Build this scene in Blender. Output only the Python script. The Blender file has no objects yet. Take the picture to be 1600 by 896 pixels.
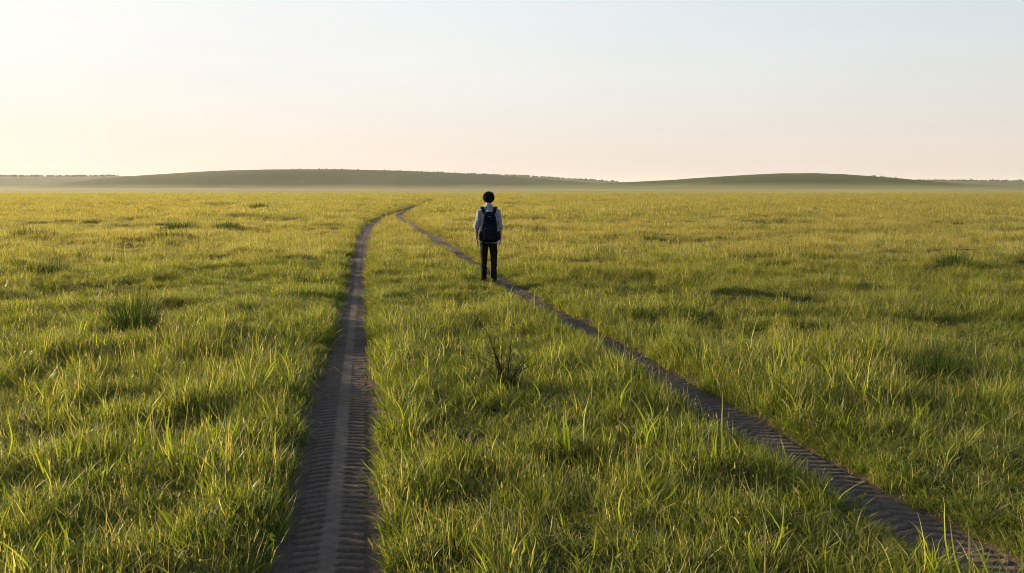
import bpy, bmesh, math, random
import numpy as np
from mathutils import Vector, Matrix

random.seed(7)
rng = np.random.default_rng(7)
R = math.radians
scene = bpy.context.scene
col = scene.collection

# ------------------------------------------------------------------ constants
CAM_Z = 1.75
F_PX = 1244.0                      # focal length in photograph pixels (1600 wide)
PITCH = math.atan(155.0 / F_PX)
SUN_EL = R(13.0)
SUN_AHEAD = R(28.0)                # degrees in front of due left
SUN_DIR = Vector((-math.cos(SUN_AHEAD) * math.cos(SUN_EL), math.sin(SUN_AHEAD) * math.cos(SUN_EL), math.sin(SUN_EL)))


def at(px, py):
    """point of level ground seen at a pixel of the photograph -> (x, y)"""
    u = (px - 800) / F_PX
    v = (448 - py) / F_PX
    cy, sy = math.cos(PITCH), math.sin(PITCH)
    dx, dy, dz = u, cy + v * sy, -sy + v * cy
    t = CAM_Z / -dz
    return dx * t, dy * t


# ------------------------------------------------------------------ numpy noise
def _hash(ix, iy, seed):
    n = (ix.astype(np.int64) * 374761393 + iy.astype(np.int64) * 668265263 + seed * 974711) & 0x7fffffff
    n = ((n ^ (n >> 13)) * 1274126177) & 0x7fffffff
    n = n ^ (n >> 16)
    return (n & 0xffff) / 65535.0


def vnoise(x, y, seed=0):
    x = np.asarray(x, float); y = np.asarray(y, float)
    ix = np.floor(x); iy = np.floor(y)
    fx = x - ix; fy = y - iy
    fx = fx * fx * fx * (fx * (fx * 6 - 15) + 10); fy = fy * fy * fy * (fy * (fy * 6 - 15) + 10)
    a = _hash(ix, iy, seed); b = _hash(ix + 1, iy, seed)
    c = _hash(ix, iy + 1, seed); d = _hash(ix + 1, iy + 1, seed)
    return (a + (b - a) * fx) * (1 - fy) + (c + (d - c) * fx) * fy - 0.5


def fbm(x, y, seed=0, octv=4, gain=0.5):
    s = 0.0; a = 1.0
    for k in range(octv):
        s = s + a * vnoise(np.asarray(x) * 2 ** k + 17.3 * k, np.asarray(y) * 2 ** k - 9.1 * k, seed + k)
        a *= gain
    return s


def sstep(a, b, x):
    t = np.clip((np.asarray(x, float) - a) / (b - a), 0, 1)
    return t * t * (3 - 2 * t)


# ------------------------------------------------------------------ the two wheel tracks as x(y)
LEFT_PX = [(500, 960), (507, 896), (518, 800), (530, 700), (536, 640), (544, 560), (550, 500), (557, 440), (562, 400), (566, 376),
           (573, 361), (582, 350), (596, 340.5), (615, 333), (635, 327), (650, 322), (668, 317), (690, 312.5), (708, 309.5)]
RIGHT_PX = [(1700, 960), (1560, 885), (1440, 817), (1350, 764), (1257, 713), (1180, 667), (1100, 622), (1000, 562), (900, 505), (845, 473),
            (796, 444), (745, 413), (703, 386), (664, 363), (643, 351), (628, 343.5), (623, 338.5), (628, 333.5), (640, 327.5), (652, 322)]


def spline(px):
    P = np.array([at(*p) for p in px])
    P = np.vstack([2 * P[0] - P[1], P, 2 * P[-1] - P[-2]])
    out = []
    for i in range(1, len(P) - 2):
        for t in np.linspace(0, 1, 24, endpoint=False):
            p0, p1, p2, p3 = P[i - 1], P[i], P[i + 1], P[i + 2]
            out.append(0.5 * (2 * p1 + (p2 - p0) * t + (2 * p0 - 5 * p1 + 4 * p2 - p3) * t * t + (3 * p1 - p0 - 3 * p2 + p3) * t ** 3))
    out = np.array(out)
    o = np.argsort(out[:, 1])
    # resample and smooth x(y) so the edges do not wobble
    ys = np.concatenate([np.arange(out[o[0], 1], 20, 0.2), np.arange(20, out[o[-1], 1], 0.6)])
    xs = np.interp(ys, out[o, 1], out[o, 0])
    for _ in range(3):
        xs[1:-1] = (xs[:-2] + 2 * xs[1:-1] + xs[2:]) / 4
    return ys, xs


TR = [spline(LEFT_PX), spline(RIGHT_PX)]


def track_dist(x, y):
    """distance to the nearest wheel track (approximate, perpendicular)"""
    best = np.full(np.shape(x), 1e3)
    for ys, xs in TR:
        xt = np.interp(y, ys, xs)
        sl = np.interp(y, ys, np.gradient(xs, ys))
        d = np.abs(x - xt) / np.sqrt(1 + sl * sl)
        d = np.where((y > ys[-1]), np.hypot(x - xs[-1], y - ys[-1]), d)
        best = np.minimum(best, d)
    return best


def swell(x, y):
    """ground height of the meadow without the ruts"""
    x = np.asarray(x, float); y = np.asarray(y, float)
    r = np.hypot(x, y)
    z = 0.20 * fbm(x / 4.3, y / 3.1, 3, 4, .55) + 0.09 * fbm(x / 1.1, y / 0.9, 11, 3, .6)
    z = z + 0.22 * vnoise(x / 17, y / 11, 21) * sstep(12, 40, r)
    td = track_dist(x, y)
    damp = 0.14 + 0.86 * sstep(0.3, 1.7, td)
    fade = sstep(0.5, 3.5, r) * (1 - 0.8 * sstep(120, 260, r))
    px0, py0 = at(764, 449)
    stand = 0.1 + 0.9 * sstep(0.4, 2.2, np.hypot(x - px0, y - py0))   # level where the person stands
    return z * damp * fade * stand


def ground_z(x, y):
    td = track_dist(x, y)
    r = np.hypot(x, y)
    dep = (0.125 + 0.004 * r)
    return swell(x, y) - dep * (1 - sstep(0.30, 0.50 + 0.002 * r, td)) - 0.0


# ------------------------------------------------------------------ helpers
def tag(o, label=None, cat=None, group=None, kind=None):
    if label: o['label'] = label
    if cat: o['category'] = cat
    if group: o['group'] = group
    if kind: o['kind'] = kind
    return o


def link(name, me, mat=None, parent=None, smooth=True):
    o = bpy.data.objects.new(name, me)
    col.objects.link(o)
    if mat: me.materials.append(mat)
    if parent: o.parent = parent
    if smooth:
        me.polygons.foreach_set('use_smooth', [True] * len(me.polygons))
    return o


def mesh_np(name, V, Fq):
    me = bpy.data.meshes.new(name)
    V = np.asarray(V, np.float32); Fq = np.asarray(Fq, np.int32)
    me.vertices.add(len(V)); me.vertices.foreach_set('co', V.ravel())
    n = Fq.shape[1]
    me.loops.add(Fq.size); me.loops.foreach_set('vertex_index', Fq.ravel())
    me.polygons.add(len(Fq)); me.polygons.foreach_set('loop_start', np.arange(0, Fq.size, n, dtype=np.int32))
    me.update(calc_edges=True)
    return me


def grid_faces(nr, nc, wrap=False):
    i = np.arange(nr - 1)[:, None]; j = np.arange(nc if wrap else nc - 1)[None, :]
    a = i * nc + j; b = i * nc + (j + 1) % nc
    return np.stack([a, b, b + nc, a + nc], -1).reshape(-1, 4)


class NT:
    """tiny node-tree writer"""
    def __init__(self, name):
        self.m = bpy.data.materials.new(name); self.m.use_nodes = True
        self.t = self.m.node_tree; self.t.nodes.clear()
        self.out = self.t.nodes.new('ShaderNodeOutputMaterial')

    def n(self, typ, **kw):
        nd = self.t.nodes.new(typ)
        ins = kw.pop('ins', {})
        for k, v in kw.items(): setattr(nd, k, v)
        for k, v in ins.items(): self.put(nd.inputs[k], v)
        return nd

    def put(self, sock, v):
        if isinstance(v, bpy.types.NodeSocket): self.t.links.new(v, sock)
        else:
            if isinstance(v, (tuple, list)) and len(v) == 3 and sock.type == 'RGBA': v = (*v, 1)
            sock.default_value = v

    def mix(self, f, a, b, mode='MIX'):
        nd = self.t.nodes.new('ShaderNodeMix'); nd.data_type = 'RGBA'; nd.blend_type = mode
        self.put(nd.inputs[0], f); self.put(nd.inputs[6], a); self.put(nd.inputs[7], b)
        return nd.outputs[2]

    def math(self, op, a, b=0.0, clamp=False):
        nd = self.t.nodes.new('ShaderNodeMath'); nd.operation = op; nd.use_clamp = clamp
        self.put(nd.inputs[0], a); self.put(nd.inputs[1], b)
        return nd.outputs[0]

    def ramp(self, f, lo, hi, a=0.0, b=1.0):
        nd = self.t.nodes.new('ShaderNodeMapRange'); nd.interpolation_type = 'SMOOTHSTEP'
        self.put(nd.inputs[0], f); self.put(nd.inputs[1], lo); self.put(nd.inputs[2], hi); self.put(nd.inputs[3], a); self.put(nd.inputs[4], b)
        return nd.outputs[0]

    def noise(self, scale, detail=4, vec=None, rough=0.55):
        nd = self.t.nodes.new('ShaderNodeTexNoise')
        nd.inputs['Scale'].default_value = scale; nd.inputs['Detail'].default_value = detail; nd.inputs['Roughness'].default_value = rough
        if vec is not None: self.t.links.new(vec, nd.inputs['Vector'])
        return nd.outputs['Fac']

    def surf(self, s): self.t.links.new(s, self.out.inputs['Surface']); return self.m


def plain_mat(name, colr, rough=0.8, spec=0.3, vary=0.25, scale=30, bump=0.0, bscale=200, sheen=0.0):
    k = NT(name)
    tc = k.n('ShaderNodeTexCoord').outputs['Object']
    f = k.noise(scale, 5, tc)
    dark = tuple(c * (1 - vary) for c in colr); lite = tuple(min(1, c * (1 + vary)) for c in colr)
    c = k.mix(k.ramp(f, 0.3, 0.7), dark, lite)
    p = k.n('ShaderNodeBsdfPrincipled', ins={'Base Color': c, 'Roughness': rough, 'Specular IOR Level': spec})
    if sheen: p.inputs['Sheen Weight'].default_value = sheen
    if bump:
        b = k.n('ShaderNodeBump', ins={'Strength': bump, 'Distance': 0.004, 'Height': k.noise(bscale, 3, tc)})
        k.put(p.inputs['Normal'], b.outputs[0])
    return k.surf(p.outputs[0])


# ------------------------------------------------------------------ materials of the land
def grass_material():
    k = NT('grass_blades')
    tint = k.n('ShaderNodeAttribute', attribute_name='tint').outputs['Fac']
    dry = k.n('ShaderNodeAttribute', attribute_name='dry').outputs['Fac']
    along = k.n('ShaderNodeAttribute', attribute_name='along').outputs['Fac']
    rnd = k.n('ShaderNodeObjectInfo').outputs['Random']
    pos = k.n('ShaderNodeNewGeometry').outputs['Position']
    n1 = k.noise(0.35, 4, pos)
    n2 = k.noise(0.045, 3, pos)
    # rank green ... yellow green
    g = k.mix(k.math('POWER', tint, 1.9), (0.022, 0.050, 0.010), (0.300, 0.370, 0.048))
    g = k.mix(k.math('MULTIPLY', rnd, 0.40), g, (0.145, 0.185, 0.022))
    # meadow patches that have turned yellow
    sy = k.n('ShaderNodeSeparateXYZ', ins={0: pos}).outputs[1]
    ripe = k.ramp(sy, 6.0, 34.0, 0.22, 1.0)      # lush near the camera's end of the meadow, riper further out
    patch = k.math('MULTIPLY', ripe, k.math('ADD', k.ramp(n1, 0.36, 0.64, 0, 0.42), k.ramp(n2, 0.33, 0.62, 0.1, 0.42)))
    g = k.mix(patch, g, (0.240, 0.190, 0.024))
    # tips ripen
    g = k.mix(k.math('MULTIPLY', ripe, k.ramp(along, 0.45, 1.0, 0, 0.40)), g, (0.27, 0.215, 0.036))
    straw = k.mix(tint, (0.20, 0.16, 0.065), (0.50, 0.43, 0.25))
    c = k.mix(k.ramp(dry, 0.0, 1.0), g, straw)
    tr = k.mix(1.0, c, (1.42, 1.40, 0.60), 'MULTIPLY')
    p = k.n('ShaderNodeBsdfPrincipled', ins={'Base Color': c, 'Roughness': 0.5, 'Specular IOR Level': 0.3})
    t = k.n('ShaderNodeBsdfTranslucent', ins={'Color': tr})
    mx = k.n('ShaderNodeMixShader', ins={0: 0.54, 1: p.outputs[0], 2: t.outputs[0]})
    return k.surf(mx.outputs[0])


def dark_grass_material():
    k = NT('tussock_blades')
    tint = k.n('ShaderNodeAttribute', attribute_name='tint').outputs['Fac']
    dry = k.n('ShaderNodeAttribute', attribute_name='dry').outputs['Fac']
    c = k.mix(tint, (0.016, 0.038, 0.006), (0.075, 0.110, 0.014))
    c = k.mix(dry, c, (0.16, 0.13, 0.05))
    p = k.n('ShaderNodeBsdfPrincipled', ins={'Base Color': c, 'Roughness': 0.75, 'Specular IOR Level': 0.12})
    t = k.n('ShaderNodeBsdfTranslucent', ins={'Color': c})
    mx = k.n('ShaderNodeMixShader', ins={0: 0.35, 1: p.outputs[0], 2: t.outputs[0]})
    return k.surf(mx.outputs[0])


def ground_material():
    k = NT('meadow_ground')
    pos = k.n('ShaderNodeNewGeometry').outputs['Position']
    sep = k.n('ShaderNodeSeparateXYZ', ins={0: pos})
    ln = k.n('ShaderNodeVectorMath', operation='LENGTH', ins={0: pos}).outputs['Value']
    f = k.noise(9.0, 6, pos); g = k.noise(0.4, 4, pos); h = k.noise(0.012, 5, pos, 0.6)
    near = k.mix(k.ramp(f, 0.3, 0.7), (0.016, 0.015, 0.008), (0.050, 0.044, 0.020))
    near = k.mix(k.ramp(g, 0.35, 0.65, 0, 0.5), near, (0.050, 0.045, 0.018))
    # the dry short-cropped plain beyond the meadow
    far = k.mix(k.ramp(h, 0.35, 0.65), (0.235, 0.225, 0.085), (0.33, 0.295, 0.13))
    edge = k.math('ADD', ln, k.math('MULTIPLY', k.noise(0.03, 3, pos), 40.0))
    c = k.mix(k.ramp(edge, 195, 215), near, far)
    b = k.n('ShaderNodeBump', ins={'Strength': 0.6, 'Distance': 0.03, 'Height': f})
    p = k.n('ShaderNodeBsdfPrincipled', ins={'Base Color': c, 'Roughness': 0.95, 'Specular IOR Level': 0.1, 'Normal': b.outputs[0]})
    return k.surf(p.outputs[0])


def soil_material():
    k = NT('compacted_soil')
    pos = k.n('ShaderNodeNewGeometry').outputs['Position']
    u = k.n('ShaderNodeAttribute', attribute_name='dust_and_bars').outputs['Fac']
    f = k.noise(60, 6, pos, 0.65); g = k.noise(6, 4, pos); fine = k.noise(400, 3, pos)
    c = k.mix(k.ramp(f, 0.3, 0.7), (0.084, 0.059, 0.042), (0.134, 0.098, 0.071))
    c = k.mix(k.math('MULTIPLY', u, k.ramp(g, 0.25, 0.6, 0.2, 1.0)), c, (0.19, 0.145, 0.108))
    c = k.mix(k.ramp(g, 0.5, 0.75, 0, 0.4), c, (0.062, 0.045, 0.034))
    h = k.math('ADD', k.math('MULTIPLY', f, 1.0), k.math('MULTIPLY', fine, 0.5))
    b = k.n('ShaderNodeBump', ins={'Strength': 0.7, 'Distance': 0.008, 'Height': h})
    p = k.n('ShaderNodeBsdfPrincipled', ins={'Base Color': c, 'Roughness': 0.92, 'Specular IOR Level': 0.15, 'Normal': b.outputs[0]})
    return k.surf(p.outputs[0])


def hill_material():
    k = NT('hill_grass')
    pos = k.n('ShaderNodeNewGeometry').outputs['Position']
    sep = k.n('ShaderNodeSeparateXYZ', ins={0: pos})
    a = k.noise(0.006, 6, pos, 0.6); b_ = k.noise(0.05, 6, pos, 0.7)
    c = k.mix(k.ramp(a, 0.35, 0.65), (0.036, 0.052, 0.013), (0.064, 0.080, 0.020))
    c = k.mix(k.ramp(b_, 0.45, 0.7, 0, 0.55), c, (0.045, 0.055, 0.018))
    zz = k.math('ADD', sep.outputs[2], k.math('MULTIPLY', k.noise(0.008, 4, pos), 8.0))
    c = k.mix(k.ramp(zz, 3.0, 12.5, 1.0, 0.0), c, (0.225, 0.215, 0.080))  # plain's grass runs up the foot; sunlit apron, darker top painted by height
    bp = k.n('ShaderNodeBump', ins={'Strength': 0.5, 'Distance': 1.5, 'Height': b_})
    p = k.n('ShaderNodeBsdfPrincipled', ins={'Base Color': c, 'Roughness': 1.0, 'Specular IOR Level': 0.05, 'Normal': bp.outputs[0]})
    return k.surf(p.outputs[0])


M_GRASS = grass_material()
M_TUSS = dark_grass_material()
M_SOIL = soil_material()

# ------------------------------------------------------------------ ground sheet (polar grid, reaches the horizon)
rad = [0.0]
r = 0.6
while r < 5200:
    rad.append(r); r *= 1.0145
rad.append(5200)
rad = np.array(rad)
az = np.concatenate([np.arange(-180, -60, 4.0), np.arange(-60, 60, 0.24), np.arange(60, 180, 4.0)])
RR, AA = np.meshgrid(rad, np.radians(az), indexing='ij')
GX, GY = RR * np.sin(AA), RR * np.cos(AA)
GZ = ground_z(GX, GY)
me = mesh_np('ground', np.stack([GX, GY, GZ], -1).reshape(-1, 3), grid_faces(len(rad), len(az), True)[:, ::-1])
tag(link('ground', me, ground_material()), kind='structure')

# ------------------------------------------------------------------ wheel tracks with pressed tread
def lug(phase):
    """sawtooth bar: steep face, sloping back"""
    p = phase - np.floor(phase)
    return sstep(0, 0.10, p) * (1 - 0.25 * p) * (1 - 0.85 * sstep(0.74, 0.90, p))


def make_track(ys, xs, y_end, seed, rib):
    yy = np.concatenate([np.arange(2.0, 12, 0.0085), np.arange(12, 26, 0.022), np.arange(26, 70, 0.15), np.arange(70, 140, 0.6)])
    yy = yy[yy < y_end]
    uu = np.concatenate([[-0.48, -0.43, -0.38, -0.33], np.linspace(-0.29, 0.29, 59), [0.33, 0.38, 0.43, 0.48]])
    cx = np.interp(yy, ys, xs); sl = np.interp(yy, ys, np.gradient(xs, ys))
    nrm = np.sqrt(1 + sl * sl)
    s = np.concatenate([[0], np.cumsum(np.hypot(np.diff(yy), np.diff(cx)))])
    U, S = np.meshgrid(uu, s)
    X = cx[:, None] + U / nrm[:, None]; Y = yy[:, None] - U * (sl / nrm)[:, None]
    base = swell(X, Y)
    aU = np.abs(U + 0.012 * fbm(S * 0.8, S * 0 + seed, seed, 2))
    Z = base - 0.064 + 0.036 * sstep(0.21, 0.44, aU + 0.05 * fbm(X * 5, Y * 5, seed + 40, 3))
    # tread: bars on both sides of a smooth middle rib, half a pitch apart
    pitch = 0.078
    wob = 0.22 * fbm(S * 1.3, S * 0 + 3.3, seed + 5, 2) + 0.30 * fbm(X * 7, Y * 7, seed + 6, 2)
    ph = S / pitch + np.where(U > 0, 0.5, 0.0) + np.where(U > 0, 1.6, 1.0) * aU / 0.2 * 0.55 + wob
    amp = 0.023 * (1 - rib * (1 - sstep(0.042, 0.056, aU))) * (1 - sstep(0.170, 0.195, aU)) * np.clip(0.85 + 1.3 * fbm(X * 2.6, Y * 2.0, seed + 9, 4, .6), 0.12, 1.2)
    amp = amp * (1 - sstep(18, 26, Y))
    Z = Z + amp * (lug(ph) - 0.55)
    Z = Z + rib * 0.006 * (1 - sstep(0.036, 0.056, aU)) * (1 - 0.5 * sstep(20, 30, Y))
    # crumbled margins and small clods
    crumb = fbm(X * 22, Y * 22, seed + 13, 3)
    Z = Z + 0.009 * crumb * (0.3 + .6 * sstep(0.16, 0.2, aU)) + 0.004 * fbm(X * 60, Y * 60, seed + 15, 2)
    # skirt dips under the turf
    Z[:, 0] -= 0.16; Z[:, -1] -= 0.16; Z[:, 1] -= 0.03; Z[:, -2] -= 0.03
    me = mesh_np('wheel_track', np.stack([X, Y, Z], -1).reshape(-1, 3), grid_faces(len(yy), len(uu)))
    a = me.attributes.new('dust_and_bars', 'FLOAT', 'POINT')
    dust_and_bars = rib * (1 - sstep(0.030, 0.060, aU + .02 * fbm(X * 9, Y * 9, seed + 3, 3))) * 0.85 * (1 - sstep(9, 20, Y)) * np.clip(.8 + 1.2 * fbm(X * 3, Y * 1.5, seed + 4, 3), .2, 1) + 0.30 * (1 - sstep(0.16, 0.20, aU)) * sstep(0.5, 0.9, lug(ph))  # dry dust along the middle rib; bar tops set paler than grooves
    a.data.foreach_set('value', dust_and_bars.astype(np.float32).ravel())
    return me


for i, (ys, xs) in enumerate(TR):
    me = make_track(ys, xs, (128, 70)[i], 60 + 31 * i, (1.0, 0.0)[i])
    tag(link('dirt_track', me, M_SOIL), kind='structure')

# ------------------------------------------------------------------ hills and far ridge (heights in metres on azimuth profiles)
def px_profile(pts, dist):
    """crest line drawn at pixels of the photograph -> azimuth (rad), height (m) at that distance"""
    A, H = [], []
    for px, py in pts:
        u = (px - 800) / F_PX; v = (448 - py) / F_PX
        cy, sy = math.cos(PITCH), math.sin(PITCH)
        dx, dy, dz = u, cy + v * sy, -sy + v * cy
        A.append(math.atan2(dx, dy)); H.append(CAM_Z + dist * dz / math.hypot(dx, dy))
    return np.array(A), np.array(H)


HILLS = [  # crest pixels, crest distance, half-depth towards us, half-depth away
    ([(-700, 297), (20, 294), (80, 288), (150, 280), (230, 273.5), (330, 268), (420, 265.5), (520, 265), (620, 267), (700, 270.5), (780, 275), (860, 281), (930, 287), (1010, 294), (2300, 297)], 1500, 190, 420, 0.8),
    ([(-700, 297), (760, 294.5), (840, 292), (900, 289), (970, 285.8), (1060, 281), (1150, 275.5), (1220, 272), (1270, 271), (1320, 272.5), (1370, 276.5), (1430, 281.5), (1500, 287), (1580, 291), (1680, 294), (2300, 297)], 1000, 330, 300, 1.7),
    ([(-900, 281), (-300, 277), (0, 276), (130, 276), (250, 275), (500, 272), (740, 273), (830, 276.5), (900, 281.5), (970, 285), (1100, 286), (1380, 282.5), (1480, 283.5), (1600, 284), (1900, 282), (2500, 284)], 2500, 500, 500, 0.8),
]
PROF = [(px_profile(p, d), d, a, b, e) for p, d, a, b, e in HILLS]


def hill_z(X, Y):
    A = np.arctan2(X, Y); D = np.hypot(X, Y)
    z = np.zeros_like(X)
    for (pa, ph), dist, fa, fb, ex in PROF:
        H = np.interp(A, pa, ph)
        k = (D - dist) / np.where(D < dist, fa, fb)
        bell = np.where(np.abs(k) < 1, (0.5 + 0.5 * np.cos(np.pi * np.clip(k, -1, 1))) ** ex, 0)
        z = np.maximum(z, np.maximum(H, 0) * bell)
    # broad swells of the plain in front of the hills
    z = z + 1.2 * np.maximum(0, fbm(X / 260, Y / 160, 77, 3)) * sstep(420, 700, D) + 0.6 * fbm(X / 60, Y / 60, 78, 4) * sstep(2, 9, z)
    return z


hr = np.concatenate([np.arange(430, 1900, 9.0), np.arange(1900, 3300, 18)])
ha = np.radians(np.arange(-62, 62, 0.16))
HR, HA = np.meshgrid(hr, ha, indexing='ij')
HX, HY = HR * np.sin(HA), HR * np.cos(HA)
HZ = hill_z(HX, HY)
HZ = np.where(HZ < 0.25, HZ - 1.0, HZ)
me = mesh_np('hills', np.stack([HX, HY, HZ], -1).reshape(-1, 3), grid_faces(len(hr), len(ha))[:, ::-1])
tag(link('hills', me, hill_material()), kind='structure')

# far scrub and woodland along the ridges: one mass of small crowns
def far_wood():
    bm = bmesh.new()
    src = bmesh.new(); bmesh.ops.create_icosphere(src, subdivisions=1, radius=1)
    sv = [v.co.copy() for v in src.verts]; sf = [[v.index for v in f.verts] for f in src.faces]; src.free()
    spots = []
    def strip(px0, px1, dist, n, spread, s0, s1):
        for _ in range(n):
            a = math.atan2((random.uniform(px0, px1) - 800) / F_PX, 1.0)
            d = dist + random.gauss(0, spread)
            spots.append((d * math.sin(a), d * math.cos(a), random.uniform(s0, s1)))
    strip(-400, 190, 2480, 560, 50, 1.8, 3.4)
    strip(730, 965, 2480, 330, 50, 1.8, 3.6)
    strip(1375, 1900, 2480, 560, 50, 1.8, 3.6)
    strip(450, 780, 1500, 70, 25, 0.7, 1.5)
    strip(1340, 1400, 1010, 14, 15, 0.5, 1.2)
    X = np.array([s[0] for s in spots]); Y = np.array([s[1] for s in spots]); Z = hill_z(X, Y)
    for (x, y, s), z in zip(spots, Z):
        sx, sy, sz = s * random.uniform(.8, 1.5), s * random.uniform(.8, 1.3), s * random.uniform(.7, 1.2)
        vs = [bm.verts.new((x + c.x * sx * random.uniform(.7, 1.2), y + c.y * sy * random.uniform(.7, 1.2), z + s * .55 + c.z * sz * random.uniform(.7, 1.25))) for c in sv]
        for f in sf: bm.faces.new([vs[i] for i in f])
    me = bpy.data.meshes.new('woodland'); bm.to_mesh(me); bm.free()
    return me


tag(link('woodland', far_wood(), plain_mat('woodland_leaves', (0.040, 0.050, 0.020), 0.9, 0.1, 0.4, 0.1), smooth=False),
    'dark line of far scrub and trees along the ridge tops', 'woodland', kind='stuff')

# ------------------------------------------------------------------ grass blades
class Blades:
    def __init__(self): self.V, self.Q, self.tint, self.dry, self.al = [], [], [], [], []

    def blade(self, x, y, azm, L, w, tilt, bend, tint, dry, seg=5, twist=0.0, z0=-0.01, kink=1.0):
        base = len(self.V)
        ca, sa = math.cos(azm), math.sin(azm)
        px, py, pz = x, y, z0
        ds = L / seg; th = tilt
        for k in range(seg + 1):
            s = k / seg
            ww = w * 0.5 * (1 - s ** 2.2) * (0.65 + 0.35 * min(1, s * 4)) if k < seg else w * 0.03
            tw = azm + math.pi / 2 + twist * s
            ox, oy = math.cos(tw) * ww, math.sin(tw) * ww
            self.V.append((px - ox, py - oy, pz)); self.V.append((px + ox, py + oy, pz))
            for _ in range(2):
                self.tint.append(tint); self.dry.append(dry); self.al.append(s)
            px += math.sin(th) * ca * ds; py += math.sin(th) * sa * ds; pz += math.cos(th) * ds
            th += bend / seg * (0.5 + s) + kink * random.gauss(0, .16)
            azm += kink * random.gauss(0, .30); ca, sa = math.cos(azm), math.sin(azm)
        for k in range(seg):
            a = base + 2 * k
            self.Q.append((a, a + 1, a + 3, a + 2))

    def seed(self, x, y, z, s, tint, lean=0.0):
        """seed head: a small spindle of crossed faces"""
        for q in range(2):
            a = q * math.pi / 2 + lean
            ox, oy = math.cos(a) * s * .16, math.sin(a) * s * .16
            b = len(self.V)
            for (k, zz) in ((0.3, 0), (1, .35), (.8, .7), (.1, 1.0)):
                self.V.append((x - ox * k, y - oy * k, z + zz * s)); self.V.append((x + ox * k, y + oy * k, z + zz * s))
                for _ in range(2):
                    self.tint.append(tint); self.dry.append(1.0); self.al.append(1.0)
            for m in range(3):
                c = b + 2 * m; self.Q.append((c, c + 1, c + 3, c + 2))

    def mesh(self, name):
        me = mesh_np(name, self.V, self.Q)
        for nm, d in (('tint', self.tint), ('dry', self.dry), ('along', self.al)):
            a = me.attributes.new(nm, 'FLOAT', 'POINT'); a.data.foreach_set('value', np.array(d, np.float32))
        me.polygons.foreach_set('use_smooth', [True] * len(me.polygons))
        return me


U = random.uniform


def disc(rr):
    a = U(0, 2 * math.pi); q = rr * math.sqrt(random.random())
    return q * math.cos(a), q * math.sin(a), a


def tuft_lush():            # broad arching green blades
    b = Blades()
    for _ in range(34):
        x, y, a = disc(.065)
        b.blade(x, y, a + U(-1.3, 1.3), U(.06, .24), U(.0036, .0085), U(.05, .75), U(.1, 1.9), random.random() ** 1.3, 0.0 if random.random() < .86 else U(.6, 1), 6, U(-1.6, 1.6))
    return b


def tuft_fine():            # dense short fine grass
    b = Blades()
    for _ in range(58):
        x, y, a = disc(.09)
        b.blade(x, y, U(0, 6.28), U(.05, .18), U(.0024, .0050), U(.05, 1.0), U(-.6, 1.8), U(0, 1), 0.0 if random.random() < .8 else U(.4, 1), 5, U(-1.6, 1.6))
    return b


def tuft_tall():            # upright thin stems with seed heads over short leaves
    b = Blades()
    for _ in range(16):
        x, y, a = disc(.07)
        b.blade(x, y, U(0, 6.28), U(.08, .2), U(.003, .0055), U(.05, .6), U(0, 1.2), U(.2, 1), 0.0 if random.random() < .8 else U(.4, 1), 5, U(-.6, .6))
    for _ in range(6):
        x, y, a = disc(.06)
        L = U(.13, .30); t = U(.02, .28)
        b.blade(x, y, a, L, .0022, t, U(0, .35), U(.3, 1), U(.25, 1), 4)
        if random.random() < .12:
            b.seed(x + math.cos(a) * L * math.sin(t + .08), y + math.sin(a) * L * math.sin(t + .08), L * math.cos(t + .08) * .97 - .02, U(.012, .026), U(.3, .8), a)
    return b


def tuft_straw():           # bent-over dry blades and litter in among green ones
    b = Blades()
    for _ in range(18):
        x, y, a = disc(.08)
        b.blade(x, y, U(0, 6.28), U(.07, .19), U(.0025, .005), U(.1, .7), U(0, 1.2), U(0, 1), 0, 5, U(-.6, .6))
    for _ in range(9):
        x, y, a = disc(.07)
        b.blade(x, y, U(0, 6.28), U(.10, .30), U(.0022, .0045), U(.15, .7), U(.7, 2.6), U(.3, 1), U(.8, 1), 8, U(-1.2, 1.2))
    return b


def tuft_long():            # few long wide blades standing above the rest
    b = Blades()
    for _ in range(7):
        x, y, a = disc(.04)
        b.blade(x, y, a + U(-.5, .5), U(.16, .36), U(.006, .012), U(.02, .4), U(.15, 1.5), U(.55, 1), 0.0 if random.random() < .85 else U(.5, 1), 8, U(-.7, .7))
    for _ in range(12):
        x, y, a = disc(.06)
        b.blade(x, y, U(0, 6.28), U(.08, .2), U(.003, .006), U(.1, .6), U(0, 1.2), U(0, 1), 0, 5, U(-.6, .6))
    return b


def tuft_herb():            # low herbs with small oval leaves
    b = Blades()
    for _ in range(26):
        x, y, a = disc(.1)
        z = U(.02, .12)
        b.blade(x, y, U(0, 6.28), U(.018, .04), U(.010, .018), U(.8, 1.4), U(0, .5), U(0, .6), 0, 3, 0, z)
    for _ in range(12):
        x, y, a = disc(.08)
        b.blade(x, y, U(0, 6.28), U(.06, .16), U(.002, .004), U(.05, .6), U(0, 1), U(0, 1), 0.3, 4)
    return b


def patch_far(rr, n, lo, hi, w, seg=3):   # a sward for the distance
    b = Blades()
    for _ in range(n):
        x, y, a = disc(rr)
        d = random.random()
        if d < .78:
            b.blade(x, y, U(0, 6.28), U(lo, hi), U(.7, 1.3) * w, U(.05, .9), U(-.3, 1.5), U(0, 1), 0.0 if random.random() < .62 else U(.3, .9), seg, U(-1.2, 1.2))
        else:
            b.blade(x, y, U(0, 6.28), U(hi * .8, hi * 1.5), w * .45, U(.02, .3), U(0, .4), U(.3, 1), U(.2, 1), seg)
    return b


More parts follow.
